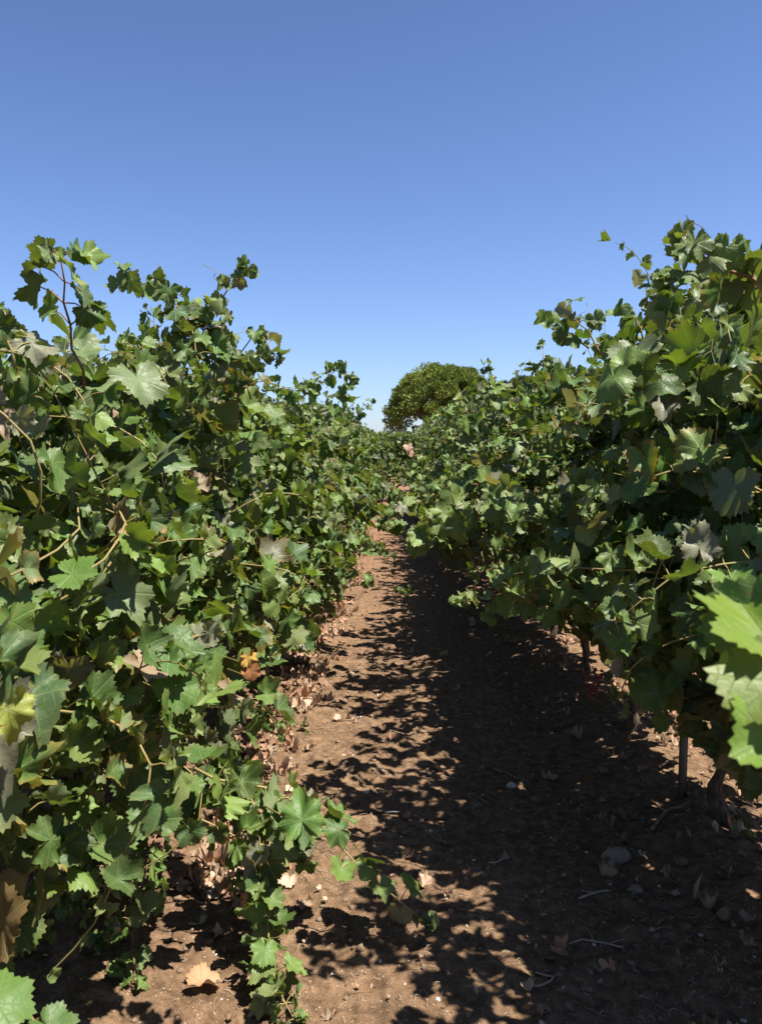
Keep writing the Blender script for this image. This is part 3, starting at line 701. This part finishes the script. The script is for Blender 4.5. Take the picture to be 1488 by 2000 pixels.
# ------------------------------------------------------------------ posts
def post(x, y, label):
    r = empty('trellis_post', (x, y, float(gz(x, y))))
    s = Soup(); h = 1.72; w_, d_, t_ = .028, .024, .003     # folded steel channel
    prof = [(-w_/2, -d_/2), (w_/2, -d_/2), (w_/2, d_/2), (w_/2 - t_, d_/2), (w_/2 - t_, -d_/2 + t_), (-w_/2 + t_, -d_/2 + t_), (-w_/2 + t_, d_/2), (-w_/2, d_/2)]
    n = len(prof); V = np.array([(a, b, z) for z in (-.1, h) for a, b in prof]); F = [(i, (i + 1) % n, n + (i + 1) % n, n + i) for i in range(n)]
    F += [(n, n + 1, n + 4, n + 5), (n + 1, n + 2, n + 3, n + 4), (n, n + 5, n + 6, n + 7)]
    s.add(V, F); link('channel', s.mesh('channel', M_POST, False), None, r)
    for z in (.45, .7, 1.15, 1.6):
        c = Soup(); a = np.linspace(0, PI, 7); c.add(*tube(np.stack([.022 * np.cos(a), -.015 - .012 * np.sin(a), np.full(7, z)], 1), np.full(7, .0022), 6)); link('wire_hook', c.mesh('wire_hook', M_POST), None, r)
    tag(r, label, 'post', 'steel trellis posts of the right row'); return r
pp = at(1331, 1555, z=.03)
post(float(pp[0]), float(pp[1]), 'grey steel trellis post standing beside the twisted bare trunk in the right row')
for y in (9.4, 15.4): post(RX, y, 'grey steel trellis post hidden deep among the far vines of the right row')

# ------------------------------------------------------------------ things on the soil
def on_ground(px, py):
    p = at(px, py, z=0.0); p[2] = float(gz(p[0], p[1])); return p
DRYC = [(.46, .29, .20), (.52, .36, .26), (.34, .20, .13), (.56, .42, .31), (.26, .15, .10), (.48, .27, .18), (.30, .22, .16)]
def dry_mesh(seed, crumple=1.0, col=None, T=T_HI, curl=1.0):
    rs = np.random.RandomState(seed)
    L = {'pos': np.zeros((1, 3)), 'tip': np.array([(0., 1., 0.)]), 'nrm': np.array([(0., 0., 1.)]), 'size': np.array([1.0]), 'col': np.array([(col or DRYC[seed % 7]) + (.4,)])}
    return blade_mesh('fallen_leaf', L, T, seed, M_DRY, curl=curl, crumple=crumple)
DRY = [dry_mesh(900 + i) for i in range(18)]
def fallen(px, py, size, me, rz, label, tilt=.2, group=None, name='fallen_leaf'):
    p = on_ground(px, py) if py is not None else px
    o = link(name, me, None); o.location = (p[0], p[1], p[2] + size * .05); o.rotation_euler = (random.uniform(-tilt, tilt), random.uniform(-tilt, tilt), rz); o.scale = (size,) * 3
    tag(o, label, 'leaf', group); return o
random.seed(4)
fallen(395, 1935, .11, dry_mesh(950, .15, (.42, .26, .15), curl=.35), -1.3, 'largest tan fallen leaf lying flat on the soil near the lower edge')
fallen(388, 1812, .062, dry_mesh(951, .3, (.66, .52, .40), curl=.5), .4, 'cream fallen leaf on bare soil between the two hanging shoots')
fallen(428, 1830, .05, dry_mesh(952, .7, (.62, .44, .33)), 1.9, 'small cream fallen leaf just right of the larger cream one between the hanging shoots')
fallen(660, 1515, .05, dry_mesh(953, .9, (.62, .46, .36)), 1.2, 'pale curled fallen leaf on the sunlit soil, left one of a touching pair')
fallen(682, 1505, .055, dry_mesh(954, 1.1, (.62, .44, .33)), 0.2, 'pale crumpled fallen leaf on the sunlit soil, right one of a touching pair')
fallen(795, 1590, .05, dry_mesh(955, .9, (.60, .40, .30)), .9, 'narrow pinkish fallen leaf at the end of the thin black pipe')
fallen(797, 1665, .06, dry_mesh(956, .8, (.52, .36, .24)), 2.4, 'tan fallen leaf touching the tip of the long trailing arm')
fallen(1060, 1985, .07, dry_mesh(957, .5, (.36, .20, .14)), .2, 'reddish fallen leaf in deep shade at the bottom edge')
fallen(1222, 1600, .10, dry_mesh(958, .6, (.30, .16, .10)), -.5, 'large brown fallen leaf in the shade just above the round stone')
fallen(1030, 1942, .045, dry_mesh(959, .5, (.50, .40, .28)), .2, 'small beige fallen leaf alone in the shaded soil near the bottom')
fallen(1385, 1790, .08, dry_mesh(960, 1.0, (.38, .24, .17)), .8, 'brown curled fallen leaf in the shade at lower right')
fallen(862, 1272, .055, dry_mesh(961, .2, (.30, .40, .06)), .3, 'small bright yellow green fallen leaf at the edge of the shade')
fallen(660, 1398, .05, dry_mesh(962, .7, (.55, .42, .31)), 2.0, 'beige fallen leaf at the start of the long thin twig')
# countable litter: about 260 leaves as things
rs = np.random.RandomState(77)
def scatter_xy(n, strip):
    out = []
    while len(out) < n:
        y = (2.4 if strip else 1.7) + (rs.rand() ** 1.6) * 9
        if strip: x = rs.normal(-.60, .085) + .05 * math.sin(y * 3)
        else: x = rs.uniform(-.5, 1.9)
        out.append((x, y))
    return out
for strip, n, lab, grp in ((True, 165, 'dry pink brown leaf in the strip of litter along the foot of the left row', 'fallen leaves along the left row'),
                           (False, 112, 'dry brown leaf scattered on the open soil or in the shade of the path', 'fallen leaves scattered on the path')):
    for x, y in scatter_xy(n, strip):
        s_ = rs.uniform(.035, .075) if strip else rs.uniform(.03, .075)
        fallen(np.array((x, y, float(gz(x, y)))), None, s_, DRY[rs.randint(18)], rs.uniform(0, 6.3), lab, .5, grp)
def litter(n, fn, seed, smin, smax, T, name):
    rs = np.random.RandomState(seed); xy = np.array([fn(rs) for _ in range(n)])
    z = gz(xy[:, 0], xy[:, 1]) + rs.uniform(.003, .016, n)
    col = np.array(DRYC)[rs.randint(7, size=n)] * rs.uniform(.6, 1.1, (n, 1))
    L = {'pos': np.stack([xy[:, 0], xy[:, 1], z], 1), 'tip': rs.normal(0, 1, (n, 3)) * (1, 1, .3), 'nrm': np.array((0, 0, 1.)) + rs.normal(0, .22, (n, 3)), 'size': rs.uniform(smin, smax, n), 'col': np.concatenate([col, np.full((n, 1), .3)], 1)}
    return link(name, blade_mesh(name, L, T, seed, M_DRY, crumple=.8), None)
def strip_fn(rs):
    y = 2.45 + rs.rand() ** 1.5 * 15; return (rs.normal(-.64, .085 + .003 * y) + .05 * math.sin(y * 3), y)
tag(litter(1800, strip_fn, 81, .02, .07, T_MID, 'leaf_litter'), 'thick strip of dry pinkish brown leaf litter along the foot of the left vine row', 'leaf litter', kind='stuff')
def right_fn(rs):
    y = 1.2 + rs.rand() ** 1.4 * 14; return (rs.normal(1.35, .35), y)
tag(litter(700, right_fn, 82, .02, .06, T_MID, 'leaf_litter'), 'loose brown leaf litter in the shade under the right vine row', 'leaf litter', kind='stuff')
def open_fn(rs):
    y = 1.2 + rs.rand() ** 1.4 * 12; return (rs.uniform(-.5, 1.3), y)
tag(litter(900, open_fn, 83, .006, .02, T_LO, 'leaf_crumbs'), 'tiny crumbs of dry leaf spread over the open soil of the path', 'leaf crumbs', kind='stuff')

# straw and rootlets
def straw(n, seed, name, m_, lmin, lmax, r0, xr, label):
    rs = np.random.RandomState(seed); s = Soup()
    for k in range(n):
        y = 1.2 + rs.rand() ** 1.7 * 9; x = rs.uniform(*xr); ln = rs.uniform(lmin, lmax) * (.5 + rs.rand()); a = rs.uniform(0, 6.3); m = 6
        pts = []
        for i in range(m):
            pts.append((x, y)); a += rs.normal(0, .45); x += math.cos(a) * ln / m; y += math.sin(a) * ln / m
        pts = np.array(pts); z = gz(pts[:, 0], pts[:, 1]) + r0 + rs.uniform(0, .005) + np.sin(np.linspace(0, PI, m)) * rs.uniform(0, .01)
        s.add(*tube(np.column_stack([pts, z]), np.full(m, r0 * rs.uniform(.6, 1.3)), 4, caps=False))
    return tag(link(name, s.mesh(name, m_), None), label, 'straw', kind='stuff')
straw(3400, 91, 'dry_straw', M_STRAW, .02, .06, .0007, (-.6, 1.9), 'thin pale bits of straw and rootlets strewn over the brown soil')

# pebbles and clods
def stones(n, seed, name, m_, smin, smax, label, cat, pw=2.2):
    rs = np.random.RandomState(seed); s = Soup()
    import bmesh
    bm = bmesh.new(); bmesh.ops.create_icosphere(bm, subdivisions=1, radius=1.0)
    iv = np.array([x.co[:] for x in bm.verts]); fi = np.array([[y.index for y in x.verts] for x in bm.faces]); bm.free()
    for k in range(n):
        y = 1.2 + rs.rand() ** 1.7 * 9; x = rs.uniform(-.8, 2.1); r = smin + (smax - smin) * rs.rand() ** pw
        v = iv * (1 + rs.uniform(-.3, .3, (len(iv), 1))) * (r * rs.uniform(.8, 1.3), r * rs.uniform(.8, 1.3), r * rs.uniform(.5, .8))
        s.add(v + (x, y, float(gz(x, y)) + r * .15), fi)
    return tag(link(name, s.mesh(name, m_, False), None), label, cat, kind='stuff')
stones(3200, 95, 'soil_clods', M_CLOD, .003, .016, 'small crumbly clods of brown soil over the whole path', 'soil clods', 3)
stones(1200, 96, 'gravel', M_PALE, .0018, .0075, 'tiny cream pebbles scattered through the brown soil', 'pebbles', 3)
def stone(px, py, r, seed, m_, label, sub=.25, zs=.6):
    rs = np.random.RandomState(seed); p = on_ground(px, py)
    import bmesh
    bm = bmesh.new(); bmesh.ops.create_icosphere(bm, subdivisions=4, radius=1.0)
    v = np.array([x.co[:] for x in bm.verts]); f = np.array([[y.index for y in x.verts] for x in bm.faces]); bm.free()
    k = 1 + .35 * (vnoise(v[:, 0] * 1.3 + seed, v[:, 1] * 1.3 + v[:, 2]) - .5) + .14 * (vnoise(v[:, 0] * 4, v[:, 2] * 4 + v[:, 1] * 3, seed) - .5)
    v = v * k[:, None] * (r, r * .85, r * zs)
    o = link('stone', raw_mesh('stone', v, f, m_), None); o.location = (p[0], p[1], p[2] + r * sub); tag(o, label, 'stone'); return o
stone(1203, 1672, .052, 3, M_STONE, 'round brownish stone on the shaded soil below the steel post', .3, .8)
stone(998, 1522, .024, 4, M_PALE, 'small whitish stone in the middle of the shaded path')
stone(741, 1498, .012, 5, M_PALE, 'cream pebble at the tip of a leaf shadow on the sunlit path')
stone(716, 1538, .011, 6, M_PALE, 'small round cream pebble on sunlit soil above the black pipe')
stone(1240, 1738, .026, 7, M_STONE, 'low flat brown stone in the shade just below the round one')

def twig(pts, r0, label, m_=None, forks=0, seed=0, name='twig', cat='twig'):
    rs = np.random.RandomState(seed + 5); p3 = [on_ground(*q) for q in pts]
    for q in p3: q[2] += r0 * 1.2
    p = smooth_path(p3, .03); p[:, 2] = gz(p[:, 0], p[:, 1]) + r0 * 1.2 + .003
    p[:, :2] += rs.normal(0, .0025 if m_ is None else 0, (len(p), 2))
    s = Soup(); s.add(*tube(p, np.linspace(r0, r0 * (.5 if m_ is None else 1), len(p)), 8))
    for f in range(forks):
        i = rs.randint(len(p) // 4, len(p) - 1); a = rs.uniform(0, 6.3); q = p[i] + np.outer(np.linspace(0, 1, 6), (math.cos(a) * .05, math.sin(a) * .05, .012)); s.add(*tube(q, np.linspace(r0 * .6, r0 * .25, 6), 6))
    return tag(link(name, s.mesh(name, m_ or M_TWIG), None), label, cat)
twig([(665, 1402), (705, 1398), (750, 1392)], .003, 'long thin brown twig on sunlit soil beside a beige leaf', forks=2)
twig([(640, 1372), (668, 1362), (700, 1356)], .0028, 'thin dark twig on sunlit soil above the long brown one', forks=1, seed=1)
twig([(718, 1580), (750, 1582), (788, 1580)], .0055, 'short thin black pipe end lying across the shadow edge', M_BLACK, name='pipe_piece', cat='pipe')
twig([(1270, 1630), (1300, 1600), (1345, 1585)], .008, 'thick forked grey twig in the shade between post and round stone', forks=3, seed=2)
straw(28, 92, 'rootlets', M_STRAW, .08, .16, .0016, (-.5, 1.8), 'longer pale dry stems and rootlets lying loose on the path')
twig([(1110, 1850), (1160, 1848), (1215, 1862)], .0026, 'long pale rootlet in the deep shade at lower centre', M_STRAW, forks=2, seed=3)
twig([(1045, 1902), (1082, 1915), (1060, 1930), (1040, 1938)], .003, 'pale hooked stem curling on the shaded soil near the bottom', M_STRAW, seed=4)
twig([(985, 1660), (982, 1688), (955, 1695)], .003, 'pale bent stem on the shaded soil near the shadow edge', M_STRAW, seed=6)
twig([(960, 1490), (1000, 1505), (1035, 1520)], .0045, 'dark twig beside the whitish stone in the shaded path', forks=2, seed=7)
twig([(1130, 1760), (1160, 1750), (1192, 1745)], .0035, 'dry grey twig in the shade below the flat brown stone', M_STRAW, forks=2, seed=8)
# low weeds at the shadow edge
def weed(px, py, r, n, seed, label, sz=.03):
    rs = np.random.RandomState(seed); p = on_ground(px, py); D = collect(); s = Soup()
    root = empty('weed', tuple(p))
    for k in range(n):
        a = rs.uniform(0, 6.3); q = walk((0, 0, 0), (math.cos(a), math.sin(a), 1.3), r * rs.uniform(.6, 1.2), rs, droop=1.2, step=.02)
        s.add(*tube(q, np.linspace(.0018, .0008, len(q)), 4))
        for j in range(1, len(q)): leaf_on(D, q[j], np.array((math.cos(a + rs.normal(0, 1)), math.sin(a + rs.normal(0, 1)), .3)), sz * rs.uniform(.6, 1.1), rs, .2)
    link('stems', s.mesh('stems', M_CANE), None, root); L = finish(D, rs); link('foliage', blade_mesh('foliage', L, T_MID, seed, M_LEAF_FAR), None, root)
    tag(root, label, 'weed')
weed(790, 1160, .12, 12, 1, 'low green weed in the shade where the sunlit strip narrows', .035)
weed(1462, 1665, .07, 7, 3, 'small green weed on the sunlit soil right of the twisted trunk', .02)
weed(775, 1222, .06, 10, 2, 'tiny grey green weed on sunlit soil in the middle of the path', .02)

# ------------------------------------------------------------------ trees behind
def needle_mat(name, c1, c2):
    m, nt, nd, lk = mat(name); out = N(nd, 'ShaderNodeOutputMaterial')
    col = N(nd, 'ShaderNodeAttribute', attribute_name='lc')
    p = N(nd, 'ShaderNodeBsdfPrincipled', inp={'Roughness': .6, 'Specular IOR Level': .25}); lk.new(col.outputs['Color'], p.inputs['Base Color'])
    tr = N(nd, 'ShaderNodeBsdfTranslucent'); lk.new(col.outputs['Color'], tr.inputs[0])
    mx = N(nd, 'ShaderNodeMixShader', inp={0: .2}); lk.new(p.outputs[0], mx.inputs[1]); lk.new(tr.outputs[0], mx.inputs[2]); lk.new(mx.outputs[0], out.inputs[0]); return m
M_PINE = needle_mat('tree_foliage', None, None)
def tufts(cent, rad_, per, tuft, rs, cols):
    """clumps of small blades round every centre: cent (n,3), rad_ (n,)"""
    n = len(cent); d = norm(rs.normal(0, 1, (n, per, 3))); r = rad_[:, None, None] * rs.uniform(.55, 1.0, (n, per, 1))
    p = cent[:, None] + d * r * (1, 1, .62)
    ax = norm(d + rs.normal(0, .5, (n, per, 3)) + (0, 0, .5)); sd = norm(np.cross(ax, rs.normal(0, 1, (n, per, 3))))
    ln = tuft * rs.uniform(.6, 1.3, (n, per, 1)); w_ = ln * .33
    V = np.stack([p - sd * w_, p + sd * w_, p + ax * ln], 2).reshape(-1, 3)
    F = np.arange(len(V)).reshape(-1, 3)
    c = cols[rs.randint(len(cols), size=n)][:, None] * rs.uniform(.75, 1.25, (n, per, 1))
    lc = np.concatenate([np.repeat(c.reshape(-1, 3), 3, 0), np.zeros((len(V), 1))], 1)
    return V, F, lc
def tree(name, x, y, h, w_, thick, seed, label, n=620, per=150, tuft=.20, cols=None, dome=.62, trunk_r=.35, lean=0.0, cat='tree'):
    rs = np.random.RandomState(seed); root = empty(name, (x, y, 0)); zc = h - thick
    cs, rr = [], []
    for k in range(n):
        u = rs.uniform(-1, 1); v = rs.uniform(-1, 1)
        while u * u + v * v > 1: u, v = rs.uniform(-1, 1, 2)
        q = math.sqrt(u * u + v * v); ztop = math.sqrt(max(0, 1 - q ** 2.4)); f = 1 - abs(rs.normal(0, .07 if k % 5 < 3 else .45))
        zt = zc + thick * (ztop * .93) * max(f, .0) + rs.normal(0, .15)
        cs.append((u * w_ / 2 * (1 - .08 * rs.rand()), v * w_ / 2, zt)); rr.append(rs.uniform(.5, 1.15) * w_ / 16)
    V, F, lc = tufts(np.array(cs), np.array(rr), per, tuft, rs, cols)
    lp = np.zeros((len(V), 3)); link('crown', raw_mesh('crown', V, F, M_PINE, lp, lc, smooth=False), None, root)
    s = Soup(); zz = np.linspace(-.3, zc + .4, 14); tx = np.cumsum(rs.normal(0, .05, 14)) + lean * zz
    s.add(*tube(np.stack([tx, np.cumsum(rs.normal(0, .05, 14)), zz], 1), np.linspace(trunk_r * 1.25, trunk_r * .6, 14), 12, .15, rs))
    link('trunk', s.mesh('trunk', M_PINEBARK), None, root)
    for k in range(9):
        i = rs.randint(9, 14); a = k * .7 + rs.uniform(0, .4); e = cs[rs.randint(len(cs))]
        st = np.array((tx[i], 0, zz[i])); en = np.array((math.cos(a) * w_ * .33, math.sin(a) * w_ * .33, zc + thick * .35)); md = (st + en) / 2 + (0, 0, -.3)
        l_ = Soup(); l_.add(*tube(smooth_path([st, md, en], .5), np.linspace(trunk_r * .45, .06, len(smooth_path([st, md, en], .5))), 8)); link('limb', l_.mesh('limb', M_PINEBARK), None, root)
    tag(root, label, cat); return root
PINE = np.array([(.14, .185, .032), (.18, .23, .038), (.13, .17, .032), (.21, .255, .05)])
DARKG = np.array([(.045, .075, .03), (.06, .095, .035), (.035, .06, .025)])
pc = at(878, 880, Y=72)
tree('umbrella_pine', float(pc[0]) - .5, 72, 9.5, 11.0, 6.1, 21, 'round topped umbrella pine standing beyond the end of the vine rows', cols=PINE)
pc = at(1030, 880, Y=60)
tree('dark_tree', float(pc[0]), 60, 7.0, 9, 4.5, 22, 'dark green tree barely rising above the right row, right of the pine', n=200, cols=DARKG, dome=.6)
pc = at(520, 880, Y=80)
tree('olive_tree', float(pc[0]), 80, 6.6, 8, 4.5, 23, 'dull green tree just showing over the dip in the left row', n=180, cols=np.array([(.10, .12, .05), (.13, .14, .06)]))
pc = at(800, 880, Y=50)
tree('bush', float(pc[0]), 50, 2.6, 5.5, 2.3, 24, 'grey green bush at the foot of the umbrella pine', n=120, per=90, tuft=.14, cols=np.array([(.08, .10, .045), (.10, .12, .06)]), trunk_r=.1, cat='bush')
pc = at(735, 880, Y=45)
tree('bush', float(pc[0]), 45, 2.3, 5.0, 2.0, 25, 'small green bush beyond the path end, left of the pine', n=120, per=90, tuft=.14, cols=np.array([(.07, .11, .035), (.09, .13, .04)]), trunk_r=.1, cat='bush')
